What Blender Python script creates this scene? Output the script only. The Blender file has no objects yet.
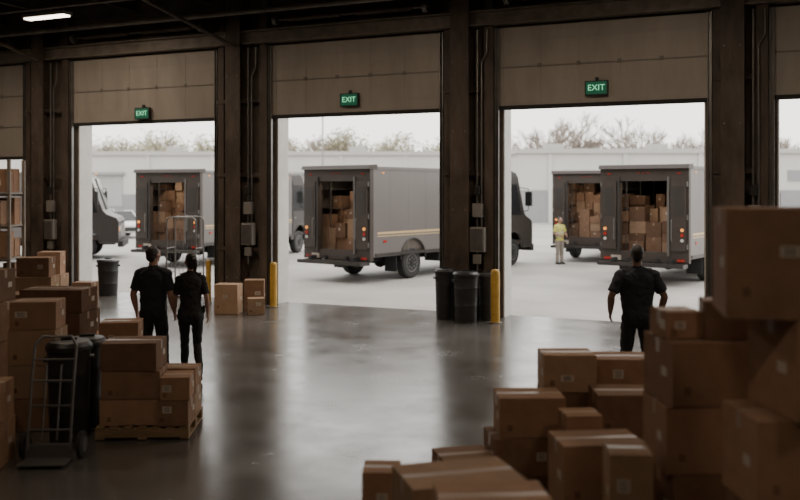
import bpy, bmesh, math, random
from math import sin, cos, pi, radians
from mathutils import Vector, Matrix, noise
from mathutils.bvhtree import BVHTree

scene = bpy.context.scene
COL = scene.collection
YAW = radians(24.2)
Rv = Vector((cos(YAW), sin(YAW), 0)); Fv = Vector((-sin(YAW), cos(YAW), 0))
def P(r, d, z=0.0):            # metres right / metres ahead of the survey point (0,0)
    v = Rv*r + Fv*d
    return Vector((v.x, v.y, z))

# ------------------------------------------------------------------ materials
MATS = {}
def mat(name, col, rough=.6, metal=0., var=.15, scale=3., bump=0., bscale=40., spec=.5,
        emit=0., rvar=0., objrand=0., trans=0., alpha=1., stretch=None):
    if name in MATS: return MATS[name]
    m = bpy.data.materials.new(name); m.use_nodes = True
    nt = m.node_tree; N = nt.nodes; L = nt.links
    b = N['Principled BSDF']
    tc = N.new('ShaderNodeTexCoord'); src = tc.outputs['Object']
    if stretch:
        mp = N.new('ShaderNodeMapping'); mp.inputs['Scale'].default_value = stretch
        L.new(src, mp.inputs[0]); src = mp.outputs[0]
    n = N.new('ShaderNodeTexNoise'); n.inputs['Scale'].default_value = scale; n.inputs['Detail'].default_value = 6
    n.inputs['Roughness'].default_value = .62
    L.new(src, n.inputs['Vector'])
    r = N.new('ShaderNodeValToRGB')
    r.color_ramp.elements[0].position = .3; r.color_ramp.elements[1].position = .7
    r.color_ramp.elements[0].color = [c*(1-var) for c in col]+[1]
    r.color_ramp.elements[1].color = [min(1, c*(1+var)) for c in col]+[1]
    L.new(n.outputs['Fac'], r.inputs[0])
    out = r.outputs[0]
    if objrand:
        oi = N.new('ShaderNodeObjectInfo')
        mr = N.new('ShaderNodeMapRange'); mr.inputs[3].default_value = 1-objrand; mr.inputs[4].default_value = 1+objrand
        L.new(oi.outputs['Random'], mr.inputs[0])
        vm = N.new('ShaderNodeVectorMath'); vm.operation = 'SCALE'
        L.new(out, vm.inputs[0]); L.new(mr.outputs[0], vm.inputs['Scale']); out = vm.outputs[0]
    L.new(out, b.inputs['Base Color'])
    b.inputs['Roughness'].default_value = rough; b.inputs['Metallic'].default_value = metal
    b.inputs['Specular IOR Level'].default_value = spec
    b.inputs['Transmission Weight'].default_value = trans
    b.inputs['Alpha'].default_value = alpha
    if rvar:
        n3 = N.new('ShaderNodeTexNoise'); n3.inputs['Scale'].default_value = scale*.6; n3.inputs['Detail'].default_value = 8
        L.new(src, n3.inputs['Vector'])
        mr = N.new('ShaderNodeMapRange'); mr.inputs[1].default_value = .3; mr.inputs[2].default_value = .7
        mr.inputs[3].default_value = rough-rvar; mr.inputs[4].default_value = rough+rvar
        L.new(n3.outputs['Fac'], mr.inputs[0]); L.new(mr.outputs[0], b.inputs['Roughness'])
    if bump:
        n2 = N.new('ShaderNodeTexNoise'); n2.inputs['Scale'].default_value = bscale; n2.inputs['Detail'].default_value = 4
        L.new(src, n2.inputs['Vector'])
        bp = N.new('ShaderNodeBump'); bp.inputs['Strength'].default_value = bump; bp.inputs['Distance'].default_value = .02
        L.new(n2.outputs['Fac'], bp.inputs['Height']); L.new(bp.outputs[0], b.inputs['Normal'])
    if emit:
        L.new(out, b.inputs['Emission Color']); b.inputs['Emission Strength'].default_value = emit
    MATS[name] = m
    return m

M_wall = mat('wall_painted_block', (.125,.10,.08), .8, var=.35, scale=1.5, bump=.3)
M_steel = mat('column_steel_dark', (.092,.068,.053), .55, .1, var=.5, scale=3, bump=.15, stretch=(1,1,.4))
M_steel2 = mat('beam_steel_grey', (.20,.17,.14), .5, .2, var=.3, scale=3)
M_door = mat('door_panel_metal', (.37,.33,.285), .5, .05, var=.18, scale=1.2, stretch=(1,1,.25))
M_door2 = mat('door_rib_metal', (.22,.195,.17), .5, .1, var=.2, scale=2)
M_track = mat('galvanised_track', (.22,.21,.2), .4, .7, var=.2)
M_jamb = mat('jamb_white_paint', (.60,.59,.56), .6, var=.08)
M_ceil = mat('ceiling_deck', (.06,.052,.045), .8, var=.3)
M_card = mat('cardboard', (.28,.168,.108), .85, var=.15, scale=6, bump=.1, bscale=90, spec=.2, objrand=.3)
M_card2 = mat('cardboard_dark', (.175,.104,.068), .85, var=.15, scale=6, spec=.2, objrand=.25)
M_card3 = mat('cardboard_light', (.35,.232,.152), .85, var=.12, scale=6, spec=.2, objrand=.15)
M_flap = mat('cardboard_flap_edge', (.27,.168,.108), .85, var=.12, spec=.2, objrand=.25)
M_tape = mat('packing_tape', (.32,.22,.15), .35, var=.05, spec=.5)
M_label = mat('paper_label', (.50,.44,.37), .6, var=.05)
M_ink = mat('label_ink', (.06,.05,.045), .7)
M_wood = mat('pallet_wood', (.27,.18,.10), .8, var=.3, scale=5, stretch=(.4,4,4))
M_rub = mat('black_rubber', (.025,.024,.024), .75, var=.2)
M_plast = mat('black_plastic', (.024,.023,.023), .45, var=.2)
M_yel = mat('bollard_yellow', (.52,.31,.05), .5, var=.2, scale=8)
M_chrome = mat('dull_metal', (.33,.32,.31), .4, .85, var=.1)
M_dkm = mat('dark_tube_metal', (.19,.182,.175), .42, .6, var=.1)
M_grey = mat('enclosure_grey', (.27,.25,.23), .5, .2, var=.1)
M_green = mat('exit_green', (.01,.12,.065), .4, emit=.35, var=.02)
M_white = mat('exit_letter_green', (.30,.85,.5), .4, emit=.8, var=.01)
M_tube = mat('lamp_diffuser', (1,.86,.68), .4, emit=7, var=.0)

# ------------------------------------------------------------------ mesh builder
class MB:
    def __init__(s): s.v=[]; s.f=[]; s.m=[]; s.mats=[]
    def mi(s, m):
        if m not in s.mats: s.mats.append(m)
        return s.mats.index(m)
    def add(s, vs, fs, m, M=None):
        o = len(s.v); k = s.mi(m)
        for v in vs:
            v = Vector(v); s.v.append(M @ v if M else v)
        for f in fs: s.f.append([i+o for i in f]); s.m.append(k)
    def box(s, c, sz, m, rz=0., M=None):
        x,y,z = sz[0]/2, sz[1]/2, sz[2]/2
        vs = [Vector((a*x,b*y,e*z)) for a in(-1,1) for b in(-1,1) for e in(-1,1)]
        if rz: R = Matrix.Rotation(rz,3,'Z'); vs = [R@v for v in vs]
        vs = [v+Vector(c) for v in vs]
        s.add(vs, [(0,1,3,2),(4,6,7,5),(0,4,5,1),(2,3,7,6),(0,2,6,4),(1,5,7,3)], m, M)
    def b2(s, a, b, m, M=None):
        s.box([(a[i]+b[i])/2 for i in range(3)], [abs(b[i]-a[i]) for i in range(3)], m, M=M)
    def cyl(s, p, q, r, m, n=12, r2=None, M=None):
        p=Vector(p); q=Vector(q); r2 = r if r2 is None else r2
        t=(q-p).normalized(); a = t.orthogonal().normalized(); b=t.cross(a)
        vs=[p+(a*cos(2*pi*i/n)+b*sin(2*pi*i/n))*r for i in range(n)]+[q+(a*cos(2*pi*i/n)+b*sin(2*pi*i/n))*r2 for i in range(n)]
        fs=[(i,(i+1)%n,n+(i+1)%n,n+i) for i in range(n)]+[tuple(range(n))[::-1],tuple(range(n,2*n))]
        s.add(vs,fs,m,M)
    def path(s, pts, r, m, n=8):
        for i in range(len(pts)-1): s.cyl(pts[i],pts[i+1],r,m,n)
        for p in pts[1:-1]: s.ball(p,(r,r,r),m,8,5)
    def ball(s, c, rr, m, n=12, k=8, M=None):
        vs,fs = ell(c, rr, n, k); s.add(vs,fs,m,M)
    def lathe(s, prof, m, M=None, n=28):
        vs=[]; fs=[]; k=len(prof)
        for r,z in prof:
            for i in range(n): vs.append((r*cos(2*pi*i/n), r*sin(2*pi*i/n), z))
        for j in range(k-1):
            for i in range(n): fs.append((j*n+i,j*n+(i+1)%n,(j+1)*n+(i+1)%n,(j+1)*n+i))
        fs.append(tuple(range(n))[::-1]); fs.append(tuple(range((k-1)*n,k*n)))
        s.add(vs,fs,m,M)
    def prism(s, pts, vec, m, M=None):
        n=len(pts); vec=Vector(vec)
        vs=[Vector(p) for p in pts]+[Vector(p)+vec for p in pts]
        fs=[(i,(i+1)%n,n+(i+1)%n,n+i) for i in range(n)]+[tuple(range(n))[::-1],tuple(range(n,2*n))]
        s.add(vs,fs,m,M)
    def mesh(s, name, smooth=None):
        me=bpy.data.meshes.new(name); me.from_pydata([tuple(v) for v in s.v],[],s.f)
        for m in s.mats: me.materials.append(m)
        me.polygons.foreach_set('material_index', s.m)
        bm=bmesh.new(); bm.from_mesh(me); bmesh.ops.recalc_face_normals(bm, faces=bm.faces); bm.to_mesh(me); bm.free()
        if smooth:
            me.shade_smooth(); me.set_sharp_from_angle(angle=radians(smooth))
        me.update(); return me
    def obj(s, name, loc=(0,0,0), rz=0., parent=None, bevel=0., smooth=None):
        return place(name, s.mesh(name, smooth), loc, rz, parent, bevel)
def place(name, me, loc=(0,0,0), rz=0., parent=None, bevel=0.):
    o=bpy.data.objects.new(name, me); COL.objects.link(o); o.location=loc; o.rotation_euler[2]=rz
    if parent: o.parent=parent
    if bevel:
        b=o.modifiers.new('bevel','BEVEL'); b.width=bevel; b.segments=2; b.limit_method='ANGLE'; b.angle_limit=radians(50)
    return o
def empty(name, loc=(0,0,0), rz=0.):
    o=bpy.data.objects.new(name,None); COL.objects.link(o); o.location=loc; o.rotation_euler[2]=rz; return o
def ell(c, rr, n=12, k=8):
    c=Vector(c); vs=[c+Vector((0,0,-rr[2]))]; fs=[]
    for j in range(1,k):
        t=-pi/2+pi*j/k
        for i in range(n):
            a=2*pi*i/n; vs.append(c+Vector((rr[0]*cos(t)*cos(a), rr[1]*cos(t)*sin(a), rr[2]*sin(t))))
    vs.append(c+Vector((0,0,rr[2])))
    for i in range(n): fs.append((0,1+(i+1)%n,1+i))
    for j in range(k-2):
        for i in range(n):
            a=1+j*n+i; b=1+j*n+(i+1)%n; fs.append((a,b,b+n,a+n))
    t=len(vs)-1; o=1+(k-2)*n
    for i in range(n): fs.append((o+i,o+(i+1)%n,t))
    return vs,fs

# ------------------------------------------------------------------ room shell
WY=17.57; WT=.42; CH=7.8
X0,X1,Y0=-27.,9.,-9.
doors=[(-22.7,-18.66,3.45),(-16.90,-12.62,4.27),(-10.98,-6.96,4.27),(-5.60,-1.67,4.27),(-.45,3.5,4.27)]
OT=5.78   # opening top
# floor
m=bpy.data.materials.new('polished_concrete'); m.use_nodes=True
nt=m.node_tree; N=nt.nodes; L=nt.links; b=N['Principled BSDF']
tc=N.new('ShaderNodeTexCoord')
n1=N.new('ShaderNodeTexNoise'); n1.inputs['Scale'].default_value=.45; n1.inputs['Detail'].default_value=9; n1.inputs['Roughness'].default_value=.6
n2=N.new('ShaderNodeTexNoise'); n2.inputs['Scale'].default_value=14; n2.inputs['Detail'].default_value=6
L.new(tc.outputs['Object'],n1.inputs['Vector']); L.new(tc.outputs['Object'],n2.inputs['Vector'])
r1=N.new('ShaderNodeValToRGB'); r1.color_ramp.elements[0].position=.3; r1.color_ramp.elements[1].position=.7
r1.color_ramp.elements[0].color=(.082,.076,.070,1); r1.color_ramp.elements[1].color=(.122,.114,.106,1)
L.new(n1.outputs['Fac'],r1.inputs[0])
r2=N.new('ShaderNodeMapRange'); r2.inputs[1].default_value=.3; r2.inputs[2].default_value=.7; r2.inputs[3].default_value=.88; r2.inputs[4].default_value=1.1
L.new(n2.outputs['Fac'],r2.inputs[0])
vm=N.new('ShaderNodeVectorMath'); vm.operation='SCALE'; L.new(r1.outputs[0],vm.inputs[0]); L.new(r2.outputs[0],vm.inputs['Scale'])
bk=N.new('ShaderNodeTexBrick'); bk.offset=0; bk.inputs['Scale'].default_value=1; bk.inputs['Brick Width'].default_value=4.6; bk.inputs['Row Height'].default_value=4.6
bk.inputs['Mortar Size'].default_value=.01; bk.inputs['Color1'].default_value=(1,1,1,1); bk.inputs['Color2'].default_value=(1,1,1,1); bk.inputs['Mortar'].default_value=(.6,.6,.6,1)
L.new(tc.outputs['Object'],bk.inputs['Vector'])
mx=N.new('ShaderNodeVectorMath'); mx.operation='MULTIPLY'; L.new(vm.outputs[0],mx.inputs[0]); L.new(bk.outputs['Color'],mx.inputs[1])
L.new(mx.outputs[0],b.inputs['Base Color'])
n3=N.new('ShaderNodeTexNoise'); n3.inputs['Scale'].default_value=1.3; n3.inputs['Detail'].default_value=10; n3.inputs['Roughness'].default_value=.65
L.new(tc.outputs['Object'],n3.inputs['Vector'])
r3=N.new('ShaderNodeMapRange'); r3.inputs[1].default_value=.3; r3.inputs[2].default_value=.7; r3.inputs[3].default_value=.17; r3.inputs[4].default_value=.29
L.new(n3.outputs['Fac'],r3.inputs[0]); L.new(r3.outputs[0],b.inputs['Roughness'])
b.inputs['Specular IOR Level'].default_value=1.0; b.inputs['IOR'].default_value=1.7
M_floor=m
f=MB(); f.b2((X0,Y0,-.2),(X1,WY+WT,0),M_floor); f.obj('floor')
g=MB(); M_asph=mat('asphalt_yard',(.33,.312,.292),.7,var=.18,scale=.3,bump=.25,bscale=60,rvar=.15)
g.b2((-170,WY+WT+.002,-.25),(170,220,-.01),M_asph)
g.obj('ground')
# north wall with openings
w=MB(); xs=X0
for a,bx,zb in doors:
    w.b2((xs,WY,0),(a,WY+WT,OT),M_wall); xs=bx
w.b2((xs,WY,0),(X1,WY+WT,OT),M_wall)
w.b2((X0,WY,OT),(X1,WY+WT,CH),M_wall)
z=OT+.25
while z<CH-.1:
    w.b2((X0,WY-.012,z),(X1,WY,z+.012),M_steel); z+=.3
w.obj('wall_north')
for nm,a,bb in (('wall_west',(X0-.3,Y0,0),(X0,WY+WT,CH)),('wall_east',(X1,Y0,0),(X1+.3,WY+WT,CH)),('wall_south',(X0,Y0-.3,0),(X1,Y0,CH))):
    q=MB(); q.b2(a,bb,M_wall); q.obj(nm)
c=MB(); c.b2((X0,Y0,CH),(X1,WY+WT,CH+.2),M_ceil)
c.obj('ceiling')
# roof framing
def ibeam(mb,p,q,h,wd,t,m,vertical=False):
    p=Vector(p);q=Vector(q); d=(q-p).normalized()
    if vertical: U=Vector((0,1,0)); S=Vector((1,0,0))
    else: U=Vector((0,0,1)); S=d.cross(U)
    def slab(cu,hu,hs):
        vs=[]
        for e in (p,q):
            for a,b_ in((-1,-1),(1,-1),(1,1),(-1,1)): vs.append(e+S*hs*a+U*(cu+hu*b_))
        mb.add(vs,[(0,1,2,3),(7,6,5,4),(0,4,5,1),(1,5,6,2),(2,6,7,3),(3,7,4,0)],m)
    slab(0,h/2-t,t/2); slab(h/2-t/2,t/2,wd/2); slab(-h/2+t/2,t/2,wd/2)
rf=MB()
for y in (-5,0.5,6,11.5): ibeam(rf,(X0,y,CH-.3),(X1,y,CH-.3),.5,.22,.02,M_steel)
x=X0+1
while x<X1:
    ibeam(rf,(x,Y0,CH-.68),(x,WY,CH-.68),.26,.12,.012,M_steel); x+=2.2
for px in (-25,-17.8,-11.9):
    rf.cyl((px,WY-.45,5.9),(px-1.6,WY-3,CH-.7),.045,M_steel,8)
rf.cyl((X0,WY-.8,6.55),(X1,WY-.8,6.55),.06,M_steel2,10)
rf.cyl((X0,WY-1.6,6.9),(X1,WY-1.6,6.9),.035,M_steel2,10)
rf.obj('roof_beams')
# columns on piers
piers=[(-25.6,-22.7),(-18.66,-16.90),(-12.62,-10.98),(-6.96,-5.60),(-1.67,-.45),(3.5,4.9)]
for i,(a,bx) in enumerate(piers):
    cm=(a+bx)/2; k=MB(); y=WY
    ibeam(k,(cm-.12,y-.20,0),(cm-.12,y-.20,CH-.8),.38,.40,.03,M_steel,True)
    k.b2((a+.14,y-.16,0),(a+.3,y-.002,CH-.8),M_steel); k.b2((bx-.34,y-.2,0),(bx-.14,y-.002,CH-.8),M_steel)
    k.b2((a+.3,y-.06,0),(bx-.34,y-.003,.5),M_steel2)
    for zz in (1.2,2.9,4.6): k.b2((a+.14,y-.19,zz),(bx-.14,y-.165,zz+.09),M_steel)
    k.b2((cm-.36,y-.42,0),(cm+.12,y-.02,.04),M_steel)
    for zz in (.6,2.2,3.8,5.2):
        for q in (-.27,.03): k.cyl((cm-.12+q*.9+.1,y-.40,zz),(cm-.12+q*.9+.1,y-.385,zz),.018,M_steel2,6)
    k.obj('steel_column')
    e=MB(); ex=cm+.22
    e.path([(ex,y-.26,.9),(ex,y-.26,5.85)],.022,M_track,8)
    e.path([(ex+.09,y-.25,1.4),(ex+.09,y-.25,5.2),(ex+.2,y-.25,5.4),(ex+.2,y-.25,5.85)],.016,M_track,8)
    e.b2((ex-.13,y-.36,1.35),(ex+.18,y-.22,1.85),M_grey); e.b2((ex-.11,y-.375,1.38),(ex+.16,y-.36,1.82),M_track)
    e.b2((ex-.08,y-.34,2.05),(ex+.12,y-.22,2.33),M_grey)
    e.b2((ex-.05,y-.32,2.5),(ex+.07,y-.22,2.68),M_plast)
    e.b2((ex-.08,y-.3,1.1),(ex+.08,y-.22,1.3),M_grey)
    e.obj('electrical_box',bevel=.006)
# header beam
hb=MB(); ibeam(hb,(X0,WY-.2,OT+.3),(X1,WY-.2,OT+.3),.30,.25,.025,M_steel2)
hb.obj('trim_header_beam')
# doors
for i,(a,bx,zb) in enumerate(doors):
    d=MB(); y=WY-.04
    ht=OT+.1-zb; ns=max(2,round(ht/.75)); hs=ht/ns
    for j in range(ns):
        z0=zb+j*hs
        d.b2((a-.06,y-.035,z0),(bx+.06,y,z0+hs),M_door)
        d.b2((a-.06,y-.05,z0+.012),(bx+.06,y-.035,z0+hs-.008),M_door)
        for q in (.33,.66): d.b2((a-.06,y-.055,z0+hs*q-.008),(bx+.06,y-.05,z0+hs*q+.008),M_door)
        if j: d.b2((a-.06,y-.056,z0-.02),(bx+.06,y-.05,z0+.0),M_door2)
        for q in (0,5):
            xx=a+(bx-a)*q/5; d.b2((xx-.05,y-.062,z0+.03),(xx+.05,y-.05,z0+hs-.02),M_door)
        for q in (1,2,3,4):
            xx=a+(bx-a)*q/5; d.b2((xx-.02,y-.056,z0+.03),(xx+.02,y-.05,z0+hs-.02),M_door)
            if j: d.box((xx,y-.062,z0+.01),(.07,.02,.08),M_door2)
    d.b2((a-.06,y-.075,zb-.05),(bx+.06,y+.01,zb+.03),M_rub)
    for s_,xx in ((1,a+.0),(-1,bx-.0)):
        xx-=s_*.08
        d.b2((xx-.04,y-.13,0.002),(xx-.03,y-.07,OT+.1),M_track); d.b2((xx+.03,y-.13,0.002),(xx+.04,y-.07,OT+.1),M_track)
        d.b2((xx-.04,y-.07,0.002),(xx+.04,y-.062,OT+.1),M_track)
    zs=OT+.62; ys=y-.3
    d.cyl((a+.1,ys,zs),(bx-.1,ys,zs),.025,M_track,10)
    d.cyl((a+.5,ys,zs),((a+bx)/2-.2,ys,zs),.055,M_steel,12)
    d.cyl(((a+bx)/2+.2,ys,zs),(bx-.5,ys,zs),.055,M_steel,12)
    for xx in (a+.2,bx-.2): d.cyl((xx-.05,ys,zs),(xx+.05,ys,zs),.12,M_track,16)
    d.obj('door_%d'%(i+1))
    t=MB()
    t.b2((a+.001,WY+.02,0.002),(a+.03,WY+WT+.05,OT),M_jamb)
    t.b2((bx-.03,WY+.02,0.002),(bx-.001,WY+WT+.05,OT),M_jamb)
    t.b2((a+.03,WY+.12,OT-.04),(bx-.03,WY+WT+.05,OT-.001),M_jamb)
    t.obj('trim_%d'%(i+1))
# exit signs
cu=bpy.data.curves.new('exit_text','FONT'); cu.body='EXIT'; cu.size=.19; cu.align_x='CENTER'; cu.align_y='CENTER'; cu.extrude=.003
to=bpy.data.objects.new('tmp_text',cu); COL.objects.link(to); bpy.context.view_layer.update()
dg=bpy.context.evaluated_depsgraph_get(); tme=bpy.data.meshes.new_from_object(to.evaluated_get(dg))
tv=[v.co.copy() for v in tme.vertices]; tf=[tuple(p.vertices) for p in tme.polygons]
bpy.data.objects.remove(to)
for xx,zz in ((-14.68,4.46),(-9.02,4.56),(-3.66,4.57)):
    e=MB(); e.box((0,0,0),(.44,.07,.28),M_plast); e.box((0,-.037,0),(.40,.008,.24),M_green)
    e.add(tv,tf,M_white,Matrix.Translation((0,-.044,0))@Matrix.Rotation(pi/2,4,'X')@Matrix.Scale(.86,4))
    e.box((0,.03,.17),(.06,.03,.08),M_plast)
    e.obj('exit_sign',(xx,WY-.17,zz))

# ------------------------------------------------------------------ lamps
def lamp(loc,rz,power):
    e=empty('ceiling_lamp',loc,rz); k=MB()
    k.b2((-.62,-.14,.0),(.62,.14,.07),M_grey); k.b2((-.58,-.1,-.03),(.58,.1,0),M_tube)
    h=CH-.82-loc[2]
    for s_ in(-.5,.5): k.cyl((s_,0,.07),(s_,0,max(h,.1)),.008,M_track,6)
    k.obj('lamp_housing',parent=e)
    ld=bpy.data.lights.new('lamp_light','AREA'); ld.shape='RECTANGLE'; ld.size=1.15; ld.size_y=.22; ld.energy=power; ld.color=(1,.81,.62)
    lo=bpy.data.objects.new('lamp_light',ld); COL.objects.link(lo); lo.location=(0,0,-.04); lo.parent=e
lp=P(-7.85,20.0); lamp((lp.x,lp.y,6.45),radians(0),50)
for x,y,pw in ((-15,11.5,95),(-9.,12.4,92),(-3.,12.4,97),(2.5,11.5,75),(-7,4,34),(2.5,5,48),(-1,0,66),(-21,12,110)): lamp((x,y,6.5),0,pw)

# ------------------------------------------------------------------ cardboard boxes
rnd=random.Random(7)
def carton(w_,d_,h_,loc,rz,label=True,m=None,name='cardboard_box'):
    m=m or rnd.choice([M_card,M_card,M_card,M_card2,M_card3]); k=MB()
    k.box((0,0,h_/2),(w_,d_,h_-.006),m)
    g_=.004; fm=M_flap if m is M_card else m
    k.b2((-w_/2+.002,-d_/2+.002,h_-.003),(w_/2-.002,-g_,h_-.0005),fm); k.b2((-w_/2+.002,g_,h_-.003),(w_/2-.002,d_/2-.002,h_-.0005),fm)
    k.box((0,0,h_),(w_-.004,.055,.001),M_tape)
    for s_ in(-1,1): k.box((s_*(w_/2+.0008),0,h_-.05),(.001,.055,.09),M_tape)
    if label:
        for s_ in (-1,1):
            if rnd.random()<.6:
                lx=rnd.uniform(-.28,.28)*w_; lz=h_*rnd.uniform(.35,.68); lw=min(rnd.uniform(.07,.13),w_*.3); lh=min(rnd.uniform(.05,.09),h_*.3)
                k.box((lx,s_*(d_/2+.0008),lz),(lw,.001,lh),M_label)
                for q in range(3): k.box((lx,s_*(d_/2+.0016),lz-lh*.25+q*lh*.25),(lw*.6,.001,.006),M_ink)
        k.box((w_/2+.0008,d_*.22,h_*.5),(.001,.09,.06),M_label)
        k.box((-w_/2-.0008,-d_*.22,h_*.5),(.001,.09,.06),M_label)
        k.box((-w_*.34,-d_/2-.0008,h_*.25),(.04,.001,.05),M_card2)
    return k.obj(name,loc,rz,bevel=.006)
def stack(r,d,rot,layers,z0=0.002,m=None):
    z=z0
    for L_ in layers:
        w_,dd,h_=L_[:3]; dr=L_[3] if len(L_)>3 else 0; ro=L_[4] if len(L_)>4 else 0
        p=P(r+dr,d,z); carton(w_,dd,h_,p,YAW+radians(rot+ro),m=m); z+=h_+.003
    return z
# right foreground pile
stack(.36,5.60,12,[(.74,.5,.42),(.72,.5,.42,0,3)])
stack(-.13,6.40,-8,[(.30,.34,.32),(.26,.3,.31,0,6)])
stack(.50,7.00,6,[(.5,.4,.27),(.42,.38,.28,0,8)])
stack(.50,4.86,8,[(.62,.46,.47),(.6,.46,.48,0,-4)])
stack(1.00,7.20,4,[(.52,.4,.36,-.06),(.5,.4,.30,-.04,4),(.52,.38,.31,.03,-3)])
stack(1.42,7.68,-3,[(.46,.38,.3),(.46,.38,.3),(.46,.38,.3),(.44,.36,.31,0,3)])
stack(1.98,7.95,4,[(.58,.42,.38),(.56,.42,.38,0,2),(.56,.4,.37,0,-6)])
stack(1.80,7.22,-4,[(.5,.4,.33),(.5,.4,.33),(.5,.4,.33,0,3)])
stack(1.36,6.80,5,[(.28,.26,.46),(.27,.26,.46)])
stack(1.37,6.28,9,[(.6,.4,.43),(.58,.4,.44,0,-3)])
stack(1.42,5.62,-6,[(.28,.36,.5),(.26,.34,.49)],m=M_card3)
zt=stack(1.97,5.85,3,[(.62,.5,.40),(.6,.5,.42,.0,3),(.62,.5,.42,-.01,-2),(.61,.5,.40,.0,2)],m=M_card)
p=P(1.80,5.86,zt); carton(.24,.3,.17,p,YAW+.1)
p=P(2.1,5.8,zt); carton(.3,.3,.24,p,YAW-.2,m=M_card2)
stack(2.30,4.92,4,[(.66,.5,.45,-.05),(.66,.5,.46,-.08,2),(.64,.48,.48,-.13,-3),(.62,.5,.52,.02,3),(.62,.56,.58,-.23,-16)],m=M_card)
stack(2.98,5.3,-3,[(.6,.5,.5),(.6,.5,.5),(.6,.5,.5),(.6,.5,.45)])
stack(2.6,6.9,6,[(.6,.5,.45),(.6,.5,.45),(.6,.5,.40)])
# pallet stack, left
def pallet(r,d,rot,w_=.96,dd=.9):
    k=MB()
    for i in range(3): k.box((0,(i-1)*(dd/2-.05),.075),(w_,.09,.09),M_wood)
    for i in range(7): k.box((-w_/2+.045+i*(w_-.09)/6,0,.13),(.085,dd,.018),M_wood)
    for i in range(3): k.box((-w_/2+.045+i*(w_-.09)/2,0,.02),(.09,dd,.018),M_wood)
    k.obj('wooden_pallet',P(r,d,.001),YAW+radians(rot),bevel=.003)
pallet(-2.70,9.78,3)
stack(-2.84,9.62,4,[(.6,.5,.27),(.6,.5,.29,.01,1),(.58,.5,.29,0,-2)],.145)
stack(-2.37,9.55,2,[(.32,.4,.26),(.3,.38,.24,.01,3)],.145)
stack(-2.44,10.0,0,[(.4,.3,.3),(.4,.3,.2)],.145)
stack(-3.42,11.05,5,[(.48,.45,.33),(.48,.45,.33),(.46,.42,.33,0,3)])
stack(-4.3,11.3,-5,[(.8,.5,.36),(.8,.5,.36),(.8,.5,.36),(.78,.5,.28,.02,2)])
stack(-3.98,9.9,4,[(.5,.45,.35),(.5,.45,.35),(.5,.45,.38),(.48,.42,.3,0,3)])
stack(-4.75,10.3,-3,[(.55,.5,.44),(.55,.5,.44),(.55,.5,.44),(.45,.45,.36,.02)])
stack(-3.98,8.50,3,[(.5,.5,.42),(.48,.48,.36)])
stack(-4.6,9.1,2,[(.6,.5,.45),(.6,.5,.45),(.6,.5,.42)])
stack(-5.2,12.6,6,[(.7,.5,.4),(.7,.5,.4),(.6,.5,.35)])
stack(-5.9,14.6,6,[(.7,.5,.45),(.7,.5,.4),(.6,.5,.35),(.5,.4,.3)])
stack(-6.9,15.5,-6,[(.7,.5,.45),(.7,.5,.4),(.6,.5,.35)])
stack(-5.0,13.9,-4,[(.6,.5,.4),(.55,.5,.35)])
# boxes by the pillars
p=P(-3.62,19.0,.002); carton(.5,.4,.62,p,YAW-.1,m=M_card3)
p=P(-3.15,19.5,.002); carton(.42,.4,.66,p,YAW+.1,m=M_card)
p=P(-3.02,18.85,.002); carton(.34,.3,.34,p,YAW+.25,m=M_card3)
p=P(-7.9,20.4,.002); carton(.6,.5,.7,p,YAW,m=M_card3)
p=P(-7.9,20.4,.706); carton(.5,.45,.5,p,YAW+.1,m=M_card)
p=P(-8.7,20.2,.002); carton(.6,.5,.6,p,YAW,m=M_card)
p=P(-7.2,20.6,.002); carton(.45,.4,.5,p,YAW-.1,m=M_card2)
# bins
def bin_(r,d,R_=.24,h_=1.0):
    k=MB()
    pr=[(.0,0),(R_*.84,0),(R_*.86,.03),(R_*.9,h_*.32),(R_*.93,h_*.34),(R_*.9,h_*.36),(R_*.94,h_*.66),(R_*.97,h_*.68),(R_*.94,h_*.7),(R_*.98,h_*.9),(R_*1.05,h_*.91),(R_*1.05,h_*.95),(R_*.9,h_*.99),(R_*.4,h_),(0.001,h_)]
    k.lathe(pr,M_plast,n=32)
    for s_ in(-1,1): k.b2((s_*R_*1.02-.02,-.07,h_*.8),(s_*R_*1.02+.02,.07,h_*.84),M_plast)
    k.box((0,0,h_+.012),(.16,.03,.025),M_plast)
    k.obj('trash_bin',P(r,d,.002),YAW+.3,smooth=35)
bin_(-3.42,9.3,.22,1.05); bin_(-3.46,9.95,.2,.98)
bin_(.90,18.1,.20,1.02); bin_(1.30,17.75,.25,1.0); bin_(1.72,17.95,.16,.95)
bin_(-7.2,22.2,.26,.9)
# bollards
def bollard(x,y,h_=1.05,R_=.085):
    k=MB(); k.lathe([(0.001,0),(R_,0),(R_,h_-.08),(R_*.92,h_-.035),(R_*.65,h_-.01),(.001,h_)],M_yel,n=24)
    k.lathe([(0.001,-.0),(R_*1.5,0),(R_*1.5,.015),(.001,.016)],M_steel2)
    k.obj('safety_bollard',(x,y,.002),smooth=40)
bp_=P(1.865,17.62); bollard(bp_.x,bp_.y,1.05,.09); bollard(-10.75,WY-.5,1.0,.08); bollard(-12.5,WY-.5,1.0,.06); bollard(-16.95,WY-.6); bollard(-.6,WY-.7)
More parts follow.
